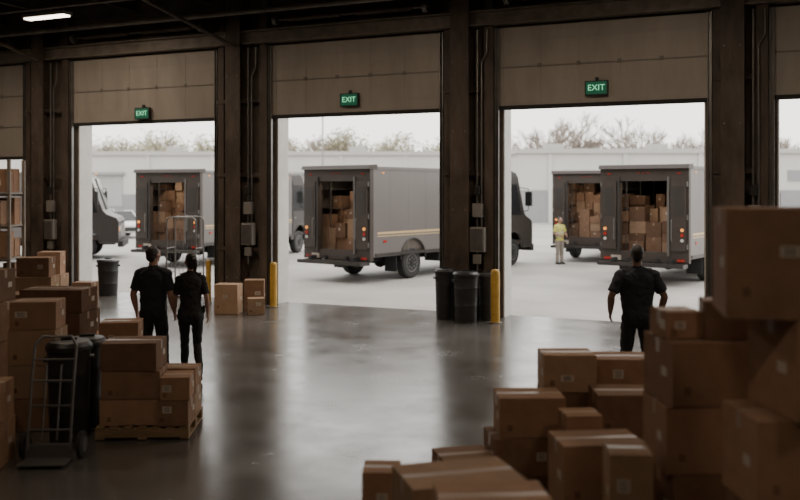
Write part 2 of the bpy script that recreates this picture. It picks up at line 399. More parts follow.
# hand truck
e=empty('hand_truck',P(-3.36,8.62,.0),YAW+.05); k=MB()
fr=[(-.2,-.02,.12),(-.2,.1,.75),(-.2,.19,1.08),(-.14,.23,1.16),(.14,.23,1.16),(.2,.19,1.08),(.2,.1,.75),(.2,-.02,.12)]
k.path(fr,.014,M_dkm,10)
for a in (.3,.52,.75,.95): 
    yy=-.02+(a-.12)*.2; k.path([(-.2,yy,a),(.2,yy,a)],.011,M_dkm)
k.path([(-.07,.0,.2),(-.07,.14,.9)],.009,M_dkm); k.path([(.07,.0,.2),(.07,.14,.9)],.009,M_dkm)
k.b2((-.22,-.26,.03),(.22,0,.042),M_dkm); k.b2((-.22,-.01,.03),(.22,.0,.16),M_dkm)
k.path([(-.26,.12,.13),(.26,.12,.13)],.012,M_dkm); k.path([(-.2,.0,.3),(-.2,.12,.13)],.01,M_dkm); k.path([(.2,.0,.3),(.2,.12,.13)],.01,M_dkm)
k.obj('frame',parent=e,smooth=40)
for i,s_ in enumerate((-1,1)):
    k=MB(); Mx=Matrix.Translation((s_*.27,.12,.13))@Matrix.Rotation(pi/2,4,'Y')
    k.lathe([(.03,-.03),(.1,-.03),(.124,-.02),(.128,0),(.124,.02),(.1,.03),(.03,.03)],M_rub,Mx,24)
    k.lathe([(.01,-.034),(.075,-.034),(.075,.034),(.01,.034)],M_dkm,Mx,20)
    k.obj('wheel_%d'%(i+1),parent=e,smooth=40)
# roll cage by door
e=empty('roll_cage_trolley',P(-5.25,22.0,-.01),YAW-.1); k=MB(); hw=.36
def rr_(y_,lo,hi,hw):
    pts=[(-hw,y_,lo)]
    for i in range(6): a=i/5*pi/2; pts.append((-hw+.12-.12*cos(a),y_,hi-.12+.12*sin(a)))
    for i in range(6): a=i/5*pi/2; pts.append((hw-.12+.12*sin(a),y_,hi-.12+.12*cos(a)))
    pts.append((hw,y_,lo)); return pts
for y_ in (-.3,.3):
    k.path(rr_(y_,.16,1.95,hw),.02,M_dkm)
    for z_ in (.3,1.1): k.path([(-hw,y_,z_),(hw,y_,z_)],.006,M_dkm,6)
    for q in range(1,7): k.path([(-hw+q*.103,y_,.2),(-hw+q*.103,y_,1.9)],.003,M_dkm,6)
k.b2((-hw,-.32,.14),(hw,.32,.18),M_dkm)
for z_ in(.6,1.2): 
    for s_ in(-1,1): k.path([(s_*hw,-.3,z_),(s_*hw,.3,z_)],.01,M_dkm)
for a in(-1,1):
    for b_ in(-1,1): k.cyl((a*.3-.015,b_*.26,.065),(a*.3+.015,b_*.26,.065),.06,M_rub,16); k.cyl((a*.3,b_*.26,.07),(a*.3,b_*.26,.15),.015,M_dkm)
k.obj('cage_frame',parent=e)
# shelving rack far left
rp_=P(-10.45,21.0,.002)
e=empty('storage_rack',rp_,YAW); k=MB()
for x_ in(-1.5,0,1.5):
    for y_ in(-.4,.4): k.b2((x_-.035,y_-.03,0),(x_+.035,y_+.03,3.3),M_steel2)
for z_ in(.25,1.0,1.75,2.5):
    k.b2((-1.5,-.45,z_),(1.5,.45,z_+.04),M_steel2); 
    for y_ in(-.44,.42): k.b2((-1.5,y_,z_-.04),(1.5,y_+.03,z_+.04),M_steel)
k.obj('rack_frame',parent=e)
k=MB()
for z_ in(.3,1.05,1.8,2.55):
    for y_,dd in ((-.38,.35),(.02,.33)):
        x_=-1.44
        while x_<1.2:
            w_=min(rnd.uniform(.25,.45),1.45-x_); h_=rnd.uniform(.38,.64); k.b2((x_,y_,z_),(x_+w_,y_+dd,z_+h_),rnd.choice([M_card,M_card2,M_card3]))
            if rnd.random()<.5: k.b2((x_+w_*.3,y_-.003,z_+h_*.3),(x_+w_*.6,y_,z_+h_*.6),M_label)
            x_+=w_+.02
k.obj('stored_boxes',parent=e,bevel=.005)

# ------------------------------------------------------------------ trucks
M_body=mat('truck_side_paint',(.165,.15,.142),.42,.1,var=.05,scale=.7)
M_rear=mat('truck_rear_paint',(.055,.042,.035),.5,.05,var=.15)
M_cab=mat('truck_cab_paint',(.044,.038,.035),.4,.05,var=.1)
M_roof=mat('truck_roof',(.38,.365,.35),.5,var=.05)
M_glass=mat('dark_glass',(.02,.021,.022),.15,var=.05,spec=.5)
M_red=mat('tail_lens_red',(.40,.03,.02),.25,emit=.12,var=.02)
M_amb=mat('marker_lens_amber',(.85,.33,.08),.25,emit=.8,var=.02)
M_head=mat('headlight_lens',(.6,.6,.58),.15,var=.02)
M_int=mat('truck_liner',(.10,.083,.07),.7,var=.2)
M_stripe=mat('truck_stripe',(.58,.42,.22),.5,var=.03)
LT=9.0
def truck_body():
    k=MB()
    def arch(yc,R_,zb,n=12): return [(yc+R_*cos(a),zb+ (R_)*sin(a)) for a in [pi*i/n for i in range(n+1)]]
    top=[(0,3.22),(.06,3.27),(7.55,3.27),(7.85,3.2),(8.0,3.05),(8.42,1.85),(8.55,1.7),(8.92,1.55),(9.0,1.4),(9.0,.6)]
    bot=[(8.35,.6)]+arch(7.72,.56,.6)+[(6.9,.6),(6.9,.72)]+[(y_,max(z_,.72)) for y_,z_ in arch(1.95,.58,.6)]+[(0,.72)]
    prof=top+bot
    for s_ in(-1,1):
        k.prism([(s_*1.25,y_,z_) for y_,z_ in prof],(-s_*.05,0,0),M_body)
        k.prism([(s_*1.252,y_,z_) for y_,z_ in [(6.95,.62),(6.95,3.24),(7.55,3.24),(7.84,3.17),(7.98,3.03),(8.4,1.84),(8.53,1.69),(8.9,1.54),(8.98,1.38),(8.98,.62),(8.36,.62)]+arch(7.72,.58,.6)],(s_*.006,0,0),M_cab)
        k.prism([(s_*1.26,y_,z_) for y_,z_ in [(7.1,1.75),(7.1,2.8),(7.9,2.8),(8.22,1.75)]],(s_*.006,0,0),M_glass)
        k.b2((s_*1.26,7.0,.8),(s_*1.268,7.03,2.95),M_rub)
        k.b2((s_*1.27,7.15,1.45),(s_*1.29,7.3,1.5),M_chrome)
        k.b2((s_*1.25,.3,1.36),(s_*1.254,6.95,1.42),M_stripe); k.b2((s_*1.25,.3,1.29),(s_*1.254,6.95,1.315),M_stripe)
        k.b2((s_*1.25,.2,.74),(s_*1.275,6.95,.82),M_cab)
        k.b2((s_*1.25,.05,3.19),(s_*1.27,7.5,3.25),M_body)
        for q in range(1,8): k.b2((s_*1.25,q*.86,.82),(s_*1.252,q*.86+.015,3.19),M_body)
        for yc,R_,zb in((1.95,.6,.6),(7.72,.58,.6)):
            pts=[(s_*1.265,yc+R_*cos(a),zb+R_*sin(a)) for a in [pi*i/12 for i in range(13)]]
            k.path(pts,.02,M_cab,6)
        k.path([(s_*1.25,8.05,2.7),(s_*1.52,8.25,2.65),(s_*1.52,8.25,1.9),(s_*1.25,8.3,1.85)],.015,M_rub,6)
        k.b2((s_*1.42,8.2,2.05),(s_*1.66,8.28,2.55),M_rub)
        k.b2((s_*1.43,8.19,2.08),(s_*1.65,8.2,2.52),M_glass)
        for q in(.5,3.5,6.6): k.b2((s_*1.25,q,3.08),(s_*1.268,q+.08,3.11),M_amb)
        k.b2((s_*1.25,.55,1.12),(s_*1.268,.7,1.18),M_red)
    mt=[M_roof,M_roof,M_cab,M_cab,M_glass,M_cab,M_cab,M_cab,M_cab]
    for i in range(len(top)-1):
        (ya,za),(yb,zb)=top[i],top[i+1]
        k.add([(-1.2,ya,za),(1.2,ya,za),(1.2,yb,zb),(-1.2,yb,zb),(-1.2,ya+.0,za-.04),(1.2,ya,za-.04),(1.2,yb-.03,zb-.04),(-1.2,yb-.03,zb-.04)],
              [(0,1,2,3),(7,6,5,4),(0,4,5,1),(3,2,6,7)],mt[i])
    k.b2((-.02,8.0,3.0),(.02,8.06,3.0+.05),M_cab)
    k.path([(0,8.02,3.03),(0,8.44,1.84)],.025,M_cab)
    for q in range(6): k.b2((-.6,9.0,.85+q*.08),(.6,9.02,.89+q*.08),M_chrome)
    for s_ in(-1,1):
        k.cyl((s_*.88,8.96,1.12),(s_*.88,9.03,1.12),.12,M_head,20); k.b2((s_*1.1-.08,8.98,1.05),(s_*1.1+.08,9.02,1.2),M_amb)
        k.b2((s_*.8-.05,7.9,3.24),(s_*.8+.05,7.98,3.3),M_amb)
    k.b2((-1.22,8.95,.45),(1.22,9.15,.68),M_rub)
    k.b2((-1.2,.0,.72),(1.2,8.4,.86),M_rear); k.b2((-1.2,6.8,.86),(1.2,6.9,3.2),M_int)
    for s_ in(-1,1): k.b2((s_*1.195,.1,.86),(s_*1.17,6.8,3.2),M_int)
    k.b2((-1.17,.1,3.14),(1.17,6.8,3.18),M_int)
    OW=.68; OB=.9; OTT=2.86
    for s_ in(-1,1):
        k.b2((s_*OW,-.05,.62),(s_*1.27,.1,3.2),M_rear)
        k.b2((s_*(OW+.0),-.09,.8),(s_*(OW+.06),-.05,2.98),M_dkm if s_>0 else M_cab)
        k.b2((s_*(OW+.1),-.10,.95),(s_*(1.2),-.055,2.85),M_rear)
        k.b2((s_*(OW+.17),-.108,1.9),(s_*(1.13),-.1,2.7),M_cab)
        for z_ in(1.0,1.8,2.7): k.cyl((s_*1.23,-.08,z_),(s_*1.23,-.08,z_+.14),.022,M_dkm,8)
        k.path([(s_*(OW+.14),-.12,1.2),(s_*(OW+.14),-.17,1.25),(s_*(OW+.14),-.17,1.75),(s_*(OW+.14),-.12,1.8)],.013,M_dkm,6)
        for z_,mm in((1.52,M_amb),(1.38,M_red),(1.24,M_head)): k.cyl((s_*1.1,-.13,z_),(s_*1.1,-.10,z_),.045,mm,16)
        k.b2((s_*.95,-.07,3.05),(s_*1.05,-.045,3.08),M_red)
        k.b2((s_*.95,-.07,.66),(s_*1.15,-.05,.72),M_red)
    k.b2((-OW,-.05,OTT),(OW,.1,3.2),M_rear); k.b2((-OW,-.05,.62),(OW,.1,OB),M_rear)
    for x_ in(-.14,0,.14): k.b2((x_-.025,-.07,3.07),(x_+.025,-.045,3.095),M_red)
    k.prism([(-1.29,-.16,3.2),(-1.29,-.10,3.31),(-1.29,.25,3.33),(-1.29,.25,3.2)],(2.58,0,0),M_rear)
    k.b2((-1.22,-.38,.5),(1.22,0,.6),M_cab); k.b2((-1.22,-.40,.52),(1.22,-.38,.58),M_cab)
    for x_ in(-.8,.8): k.b2((x_-.05,-.3,.5),(x_+.05,.2,.72),M_rub)
    k.b2((-.95,-.06,.64),(-.65,-.052,.78),M_label)
    for s_ in(-1,1): k.b2((s_*.4-.05,-.1,.5),(s_*.4+.05,8.8,.72),M_rub)
    k.cyl((-1,1.95,.46),(1,1.95,.46),.09,M_rub); k.cyl((-1,7.72,.46),(1,7.72,.46),.07,M_rub); k.ball((0,1.95,.46),(.2,.22,.2),M_rub)
    k.b2((-1.15,3.4,.42),(-.6,4.8,.72),M_rub); k.b2((.6,3.4,.42),(1.15,4.4,.72),M_rub)
    for s_ in(-1,1): k.b2((s_*1.0-.22,1.2,.25),(s_*1.0+.22,1.22,.7),M_rub)
    return k.mesh('truck_body',40)
ME_tb=truck_body()
def wheel_mesh():
    k=MB(); Mx=Matrix.Rotation(pi/2,4,'Y')
    k.lathe([(.26,-.13),(.4,-.14),(.45,-.11),(.46,-.05),(.46,.05),(.45,.11),(.4,.14),(.26,.13)],M_rub,Mx,36)
    k.lathe([(.02,-.1),(.1,-.12),(.2,-.1),(.25,-.135),(.27,-.13),(.27,.13),(.25,.135),(.2,.1),(.1,.12),(.02,.1)],M_dkm,Mx,30)
    k.lathe([(.005,-.16),(.07,-.15),(.07,.15),(.005,.16)],M_rub,Mx,16)
    for i in range(8):
        a=i*pi/4
        for s_ in(-1,1): k.cyl((s_*.1,.15*cos(a),.15*sin(a)),(s_*.135,.15*cos(a),.15*sin(a)),.016,M_chrome,6)
    return k.mesh('truck_wheel',35)
ME_w=wheel_mesh()
def truck(r,d,head,seed):
    e=empty('delivery_truck',P(r,d,-.009),YAW-radians(head))
    place('truck_body',ME_tb,parent=e)
    for i,(x_,y_) in enumerate(((-1.08,1.95),(1.08,1.95),(-1.08,7.72),(1.08,7.72))): place('wheel_%d'%(i+1),ME_w,(x_,y_,.46),parent=e)
    R_=random.Random(seed); k=MB()
    for s_ in(-1,1):
        for y_ in(.5,1.6,2.7): k.b2((s_*.72-.015,y_,.86),(s_*.72+.015,y_+.03,3.1),M_dkm)
        for z_ in(1.45,2.05,2.62): k.b2((s_*.72,.5,z_),(s_*1.16,2.7,z_+.02),M_dkm)
    for row in range(3):
        y_=.45+row*.55; x_=-1.12
        while x_<1.0:
            w_=min(R_.uniform(.3,.5),1.14-x_)
            if w_<.15: break
            z_=.865; top=R_.uniform(1.2,2.0) if row==0 else R_.uniform(2.0,2.7)
            while z_<top:
                h_=R_.uniform(.2,.42)
                if z_+h_>3.1: break
                ww=w_-R_.uniform(.01,.05); yo=R_.uniform(0,.08)
                k.b2((x_,y_+yo,z_),(x_+ww,y_+.46,z_+h_),R_.choice([M_card,M_card,M_card2,M_card3]))
                if R_.random()<.35: k.b2((x_+ww*.3,y_+yo-.003,z_+h_*.5),(x_+ww*.5,y_+yo,z_+h_*.7),M_label)
                k.b2((x_+ww*.45,y_+yo-.002,z_+h_*.8),(x_+ww*.56,y_+yo,z_+h_),M_tape)
                z_+=h_+.004
            x_+=w_
    k.obj('cargo_boxes',parent=e)
    k=MB(); k.b2((-.3,.25,3.1),(.3,.4,3.14),M_grey); k.b2((-.26,.27,3.09),(.26,.38,3.1),mat('cargo_fill_lens',(1,.85,.65),.4,emit=2,var=0)); k.obj('cargo_fill_lamp',parent=e)  # added fixture, not a known truck lamp; brightens the cargo
    ld=bpy.data.lights.new('cargo_fill_light','AREA'); ld.shape='RECTANGLE'; ld.size=.6; ld.size_y=.15; ld.energy=10; ld.color=(1,.86,.68)  # added fill so the cargo shows through the rear opening
    lo=bpy.data.objects.new('cargo_fill_light',ld); COL.objects.link(lo); lo.location=(0,.3,3.085); lo.parent=e
truck(-1.80,25.82,38,1); truck(6.78,25.0,36,2); truck(-7.85,30.5,19,3); truck(6.75,32.6,30,4); truck(-19.7,33.4,78,5)

# cars
def car(r,d,head,col,nm):
    k=MB(); Mp=mat('car_paint_'+nm,col,.25,.1,var=.02)
    def wa(yc): return [(yc+.36*cos(a),.3+.36*sin(a)) for a in [pi*i/8 for i in range(9)]]
    low=[(-2.2,.35),(-2.25,.75),(-2.1,.95),(2.0,.9),(2.25,.7),(2.25,.35)]+wa(1.4)+wa(-1.4)
    k.prism([(-.88,y_,z_) for y_,z_ in low],(1.76,0,0),Mp)
    cab=[(-1.9,.93,.8),(-1.35,1.42,.62),(.35,1.45,.62),(1.15,.92,.8)]
    vs=[(-w_,y_,z_) for y_,z_,w_ in cab]+[(w_,y_,z_) for y_,z_,w_ in cab]
    k.add(vs,[(0,1,2,3),(7,6,5,4),(0,4,5,1),(2,6,7,3)],M_glass); k.add(vs,[(1,5,6,2)],Mp)
    for s_ in(-1,1):
        for a_,b_ in((0,1),(1,2),(2,3)):
            p_=Vector((s_*cab[a_][2],cab[a_][0],cab[a_][1])); q_=Vector((s_*cab[b_][2],cab[b_][0],cab[b_][1])); k.cyl(p_,q_,.035,Mp,6)
        k.cyl((s_*.72,-.45,.92),(s_*.63,-.45,1.44),.035,Mp,6)
        for y_ in(1.4,-1.4):
            k.cyl((s_*.7,y_,.31),(s_*.9,y_,.31),.31,M_rub,20); k.cyl((s_*.9,y_,.31),(s_*.91,y_,.31),.19,M_chrome,14)
        k.b2((s_*.75-.12,2.2,.6),(s_*.75+.12,2.27,.72),M_head); k.b2((s_*.75-.1,-2.27,.65),(s_*.75+.1,-2.2,.8),M_red)
        k.box((s_*.95,.75,.98),(.16,.1,.12),Mp)
    k.b2((-.45,2.24,.4),(.45,2.27,.62),M_rub)
    k.obj('parked_car',P(r,d,-.01),YAW-radians(head),bevel=.03,smooth=45)
car(-15.6,50,150,(.65,.65,.65),'white'); car(-17.9,54,155,(.5,.5,.52),'silver'); car(-15.2,57,150,(.6,.6,.6),'pale'); car(-20.7,54,150,(.1,.1,.12),'dark')
# ------------------------------------------------------------------ background buildings
M_bl=mat('facade_pale',(.52,.505,.48),.8,var=.05,scale=.3); M_bb=mat('facade_blue_grey',(.26,.262,.27),.8,var=.06); M_bd=mat('dock_door_grey',(.36,.355,.35),.7,var=.05)
M_cop=mat('roof_edge_metal',(.40,.385,.37),.5,var=.05)
def bldg(r0,r1,d,h_,dep,doors_):
    k=MB(); w_=r1-r0
    k.b2((0,0,0),(w_,dep,h_),M_bl); k.b2((-.2,-.25,h_-.35),(w_+.2,dep+.2,h_+.02),M_cop)
    k.b2((0,-.06,0),(w_,0,2.2 if doors_ else 2.6),M_bb)
    x_=2.5
    while x_<w_-4:
        k.b2((x_-.15,-.14,0),(x_+.15,0,h_-.35),M_bl)
        if doors_: k.b2((x_+1,-.1,1.1),(x_+3.6,-.02,4.0),M_bd); k.b2((x_+.8,-.4,4.0),(x_+3.8,0,4.25),M_bb)
        else:
            for q in (1.0,2.6,4.2): k.b2((x_+q,-.05,3.3),(x_+q+1.1,.0,4.2),M_bb)
        x_+=6
    for q in range(int(w_/9)):
        k.b2((q*9+3,dep*.4,h_),(q*9+4.6,dep*.4+1.5,h_+.7),M_cop)
    k.obj('warehouse_building',P(r0,d,-.01),YAW)
bldg(-62,9,84,6.2,12,True); bldg(9.5,70,72,5.9,14,False)
k=MB(); k.cyl((0,0,0),(0,0,9.6),.1,M_grey,10,.06); k.path([(0,0,9.5),(0.9,0,9.8)],.04,M_grey); k.b2((.8,-.12,9.74),(1.5,.12,9.86),M_grey); k.cyl((0,0,0),(0,0,.7),.25,M_bl,14)
k.obj('street_lamp',P(-6.7,78,-.01),YAW)
# trees
M_bark=mat('tree_bark',(.28,.24,.205),.9,var=.2); M_leaf=mat('spring_leaves_hazed',(.40,.38,.26),.8,var=.2); M_twig=mat('bare_twigs_hazed',(.33,.285,.245),.9,var=.2)  # leaf and twig colours paled, distance haze put into the colour
def tree_mesh(seed,leafy):
    R_=random.Random(seed); k=MB()
    def br(p,d,l,r_,dep):
        q=p+d*l
        a=d.orthogonal().normalized(); b_=d.cross(a); n=5 if dep<2 else 3
        vs=[p+(a*cos(2*pi*i/n)+b_*sin(2*pi*i/n))*r_ for i in range(n)]+[q+(a*cos(2*pi*i/n)+b_*sin(2*pi*i/n))*r_*.6 for i in range(n)]
        k.add(vs,[(i,(i+1)%n,n+(i+1)%n,n+i) for i in range(n)],M_bark if dep<3 else M_twig)
        if dep>=5:
            if leafy:
                for _ in range(2):
                    c_=q+Vector((R_.uniform(-.4,.4),R_.uniform(-.4,.4),R_.uniform(-.4,.4))); sz=.12
                    u=Vector((R_.uniform(-1,1),R_.uniform(-1,1),R_.uniform(-1,1))).normalized()*sz; v_=u.orthogonal().normalized()*sz*.7
                    k.add([c_-u,c_-v_,c_+u,c_+v_],[(0,1,2,3)],M_leaf)
            return
        for _ in range(3 if dep else 6):
            nd=(d+Vector((R_.uniform(-1,1),R_.uniform(-1,1),R_.uniform(-.35,.7)))*.72).normalized()
            br(p+d*l*R_.uniform(.6,1),nd,l*R_.uniform(.62,.85),max(r_*.58,.022),dep+1)
    br(Vector((0,0,0)),Vector((0,0,1)),2.3,.2,0)
    return k.mesh('tree_mesh')
TM=[tree_mesh(1,True),tree_mesh(2,True),tree_mesh(3,False),tree_mesh(4,False)]
R_=random.Random(5)
x_=-52
while x_<52:
    hs=R_.uniform(1.05,1.5)
    if x_>10: kk=R_.choice([2,3,2]); d_=R_.uniform(98,106); hs*=R_.uniform(1.0,1.3); st=R_.uniform(1.6,3.4)
    else: kk=R_.choice([0,1,0,3]); d_=R_.uniform(106,116); st=R_.uniform(1.1,2.3)
    o=place('tree',TM[kk],P(x_,d_,-.02),R_.uniform(0,6)); o.scale=(hs*1.1,hs*1.1,hs)
    x_+=st

# ------------------------------------------------------------------ people
M_skin=mat('skin',(.38,.22,.16),.55,var=.06,scale=10); M_skin2=mat('skin_deep',(.22,.125,.085),.55,var=.06,scale=10)
M_hair=mat('hair_dark',(.02,.015,.012),.5,var=.3,scale=40,bump=.4,bscale=150)
M_navy=mat('shirt_navy',(.026,.029,.040),.85,var=.2,scale=8,bump=.1); M_blk=mat('shirt_black',(.022,.021,.022),.85,var=.2,scale=8)
M_pant=mat('trousers_dark',(.018,.018,.021),.85,var=.25,scale=6); M_shoe=mat('shoe_black',(.014,.014,.014),.5); M_sole=mat('shoe_sole',(.10,.10,.10),.7)
M_vest=mat('hi_vis_yellow',(.58,.55,.15),.7,var=.05); M_refl=mat('reflective_band',(.6,.6,.58),.4,var=.02); M_khaki=mat('trousers_khaki',(.30,.26,.22),.85,var=.1)
M_belt=mat('belt',(.01,.01,.01),.4); M_eyew=mat('eye_white',(.7,.68,.65),.2); M_iris=mat('iris',(.03,.02,.015),.1); M_lip=mat('lips',(.30,.12,.10),.5)
def tube(pts,rad,n=18,ref=Vector((1,0,0))):
    pts=[Vector(p) for p in pts]; vs=[]; fs=[]
    for i,p in enumerate(pts):
        if i==0: t=pts[1]-pts[0]
        elif i==len(pts)-1: t=pts[-1]-pts[-2]
        else: t=pts[i+1]-pts[i-1]
        t.normalize(); s_=(ref-t*ref.dot(t))
        if s_.length<1e-3: s_=t.orthogonal()
        s_.normalize(); u=t.cross(s_)
        a,b_=rad[i] if isinstance(rad[i],tuple) else (rad[i],rad[i])
        for j in range(n):
            an=2*pi*j/n; vs.append(p+s_*a*cos(an)+u*b_*sin(an))
    for i in range(len(pts)-1):
        for j in range(n): fs.append((i*n+j,i*n+(j+1)%n,(i+1)*n+(j+1)%n,(i+1)*n+j))
    fs.append(tuple(range(n))[::-1]); fs.append(tuple(range((len(pts)-1)*n,len(pts)*n)))
    return vs,fs
def lerp(a,b_,t): return Vector(a)*(1-t)+Vector(b_)*t
def person(name,loc,rz,H,skin,shirt,pants,female=False,hyaw=0,hpitch=0,
           knees=((-.10,.02,.50),(.10,.02,.50)),ankles=((-.11,0,.09),(.11,0,.09)),toe=(0,0),
           elbows=((-.27,-.03,1.17),(.27,-.03,1.17)),wrists=((-.29,.06,.93),(.29,.06,.93)),vest=False,curl=.35,lean=0.,palm=None,bulk=1.):
    k=MB(); S=.88 if female else 1.08*bulk; sw=.185*(.86 if female else bulk)
    hip=1.06 if female else 1.05
    vs,fs=tube([(0,0,.79),(0,-.005,.85),(0,-.01,.93),(0,0,1.03),(0,0,1.08)],[(.10,.08),(.165*hip,.112),(.172*hip,.122),(.150*S,.105),(.14*S,.1)],24); k.add(vs,fs,pants)
    for s_ in(-1,1): k.ball((s_*.075,-.055,.9),(.09,.08,.1),pants,16,10)
    Y=lambda z: lean*max(0,z-1.0)
    tz=[(.905,.178*hip*(1 if not female else .97),.13,0),(.97,.172*(hip if female else 1.04),.124,0),(1.08,.162*S,.116,0),(1.2,.172*S,.12,0),(1.32,.19*S,.13,.0),(1.40,.192*S,.122,-.005),(1.45,.172*S,.104,-.01),(1.487,.125*S,.08,-.01),(1.515,.075,.065,-.008)]
    vs,fs=tube([(0,y_+Y(z_),z_) for z_,a,b_,y_ in tz],[(a,b_) for z_,a,b_,y_ in tz],28); k.add(vs,fs,shirt)
    for s_ in(-1,1):
        k.ball((s_*.085*S,-.055+Y(1.38),1.37),(.08,.068,.1),shirt,16,10)
        k.ball((s_*.08*S,.06+Y(1.33),1.33-.02*female),(.075,.07 if female else .055,.07),shirt,16,10)
        vs,fs=tube([(s_*.04,-.012+Y(1.5),1.505),(s_*sw*.8,-.01+Y(1.45),1.46)],[(.05,.045),(.06,.055)],14,ref=Vector((0,1,0))); k.add(vs,fs,shirt)
    vs,fs=tube([(0,-.008+Y(1.5),1.495),(0,-.006+Y(1.54),1.548)],[(.074,.07),(.066,.064)],20); k.add(vs,fs,shirt)
    nr=.05 if female else .06
    vs,fs=tube([(0,-.01+Y(1.45),1.45),(0,.0+Y(1.55),1.55),(0,.012+Y(1.6),1.63)],[nr*1.15,nr,nr],16); k.add(vs,fs,skin)
    HM=Matrix.Translation((0,.005+Y(1.58),1.58))@Matrix.Rotation(-hyaw,4,'Z')@Matrix.Rotation(-hpitch,4,'X')
    fw=.93 if female else 1.
    def hb_(c_,r_,m_,n=18,q=12):
        vs,fs=ell(c_,r_,n,q); k.add(vs,fs,m_,HM)
    hb_((0,.012,.115),(.074*fw,.095,.105),skin,24,16); hb_((0,.05,.05),(.052*fw,.052,.052),skin); hb_((0,.082,.018),(.026,.022,.02),skin)
    for s_ in(-1,1):
        hb_((s_*.045,.06,.085),(.028,.032,.03),skin); hb_((s_*.079*fw,.0,.10),(.010,.02,.031),skin); hb_((s_*.03,.095,.135),(.028,.014,.01),skin)
        hb_((s_*.012,.112,.078),(.011,.012,.009),skin)
    vs,fs=tube([(0,.1,.125),(0,.112,.1),(0,.122,.082),(0,.108,.072)],[.009,.011,.014,.009],10); k.add(vs,fs,skin,HM)
    hb_((0,.098,.048),(.024,.012,.006),M_lip); hb_((0,.097,.04),(.02,.012,.006),M_lip)
    hb_((0,-.012,.142),(.082*fw,.098,.092),M_hair,24,16); hb_((0,-.045,.09),(.070*fw,.06,.07),M_hair)
    if female:
        hb_((0,-.105,.165),(.034,.034,.034),M_hair)
        vs,fs=tube([(0,-.12,.165),(0,-.165,.13),(0,-.175,.06),(0,-.165,-.01),(0,-.15,-.06)],[.02,.032,.034,.025,.006],12); k.add(vs,fs,M_hair,HM)
        hb_((0,-.03,.06),(.068,.07,.07),M_hair)
    for i,s_ in enumerate((-1,1)):
        hp=Vector((s_*.092,0,.90)); kn=Vector(knees[i]); an=Vector(ankles[i])
        lm=lerp(kn,an,.3)+Vector((0,-.018,0)); q=.86 if female else 1.06
        vs,fs=tube([hp+Vector((0,0,.05)),hp,lerp(hp,kn,.35),lerp(hp,kn,.75),kn,lm,lerp(kn,an,.7),an+Vector((0,0,-.01))],[.06,.098*(1 if not female else 1.0),.09*q,.076*q,.068*q,.068*q,.06*q,(.054*q,.062*q)],20); k.add(vs,fs,pants)
        t_=toe[i]; SM=Matrix.Translation(an)@Matrix.Rotation(t_,4,'X')@Matrix.Translation((0,0,-.09))
        pts=[(0,-.085,.045),(0,-.06,.052),(0,0,.055),(0,.06,.045),(0,.12,.035),(0,.165,.03),(0,.185,.027)]; ra=[(.025,.035),(.036,.048),(.037,.052),(.042,.043),(.046,.034),(.036,.028),(.015,.015)]
        if female: ra=[(a*.88,b_*.95) for a,b_ in ra]
        vs,fs=tube(pts,ra,16); k.add(vs,fs,M_shoe,SM)
        vs,fs=tube([(0,-.085,.012),(0,0,.012),(0,.1,.012),(0,.175,.012)],[(.032,.012),(.036,.012),(.045,.012),(.025,.012)],12); k.add(vs,fs,M_sole,SM)
        vs,fs=tube([(0,-.03,.05),(0,-.01,.13)],[.042,.043],12); k.add(vs,fs,M_shoe,SM)
    for i,s_ in enumerate((-1,1)):
        sh=Vector((s_*sw,-.005+Y(1.44),1.43)); el=Vector(elbows[i]); wr=Vector(wrists[i])
        if female: el.x*=.88; wr.x*=.88
        if lean: el.y+=lean*.3; wr.y+=lean*.2
        q=.80 if female else 1.04
        k.ball(sh+Vector((s_*.005,0,0)),(.066*q,.07*q,.068*q),shirt,18,12)
        vs,fs=tube([sh-Vector((s_*.05,0,0)),sh+Vector((0,0,-.01)),lerp(sh,el,.3),lerp(sh,el,.66),lerp(sh,el,.78)],[.05*q,.066*q,.067*q,.066*q,.067*q],18); k.add(vs,fs,shirt)
        vs,fs=tube([lerp(sh,el,.2),lerp(sh,el,.6),lerp(sh,el,.9),el,lerp(el,wr,.25),lerp(el,wr,.6),lerp(el,wr,.93),wr],[.045*q,.047*q,.043*q,.043*q,.045*q,.038*q,.028*q,(.025*q,.029*q)],16); k.add(vs,fs,skin)
        d_=(wr-el).normalized(); inn=Vector((-s_,0,0)) if palm is None else Vector(palm[i])
        n_=(inn-d_*inn.dot(d_)).normalized(); fwd=d_.cross(n_)
        if fwd.y<0: fwd=-fwd
        pc=[wr-d_*.01,wr+d_*.03,wr+d_*.065,wr+d_*.095]
        vs,fs=tube(pc,[(.026*q,.018*q),(.036*q,.017*q),(.042*q,.015*q),(.040*q,.012*q)],14,ref=fwd); k.add(vs,fs,skin)
        for fi,(off,ln_) in enumerate(((.030,.072),(.010,.08),(-.010,.075),(-.029,.058))):
            p_=wr+d_*.085+fwd*off*q; dd=d_.copy(); pts=[p_]
            for sgm,(fr_,cu_) in enumerate(((.45,curl*.7),(.3,curl*1.1),(.25,curl*.9))):
                dd=(dd+n_*math.tan(min(cu_,1.2))).normalized(); pts.append(pts[-1]+dd*ln_*fr_*1.05)
            vs,fs=tube(pts,[.0095*q,.0088*q,.008*q,.0065*q],10,ref=fwd); k.add(vs,fs,skin)
        p_=wr+d_*.02+fwd*.022*q; t1=(d_*.65+fwd*.6+n_*.35).normalized(); t2=(d_*.9+fwd*.25+n_*.35).normalized()
        vs,fs=tube([p_,p_+t1*.042,p_+t1*.042+t2*.03,p_+t1*.042+t2*.052],[.014*q,.0115*q,.0098*q,.007*q],10); k.add(vs,fs,skin)
    me0=k.mesh(name+'_src'); bvh=BVHTree.FromPolygons([v.co.copy() for v in me0.vertices],[tuple(p.vertices) for p in me0.polygons])
    src_m=[p.material_index for p in me0.polygons]
    tmp=bpy.data.objects.new('tmp',me0); COL.objects.link(tmp)
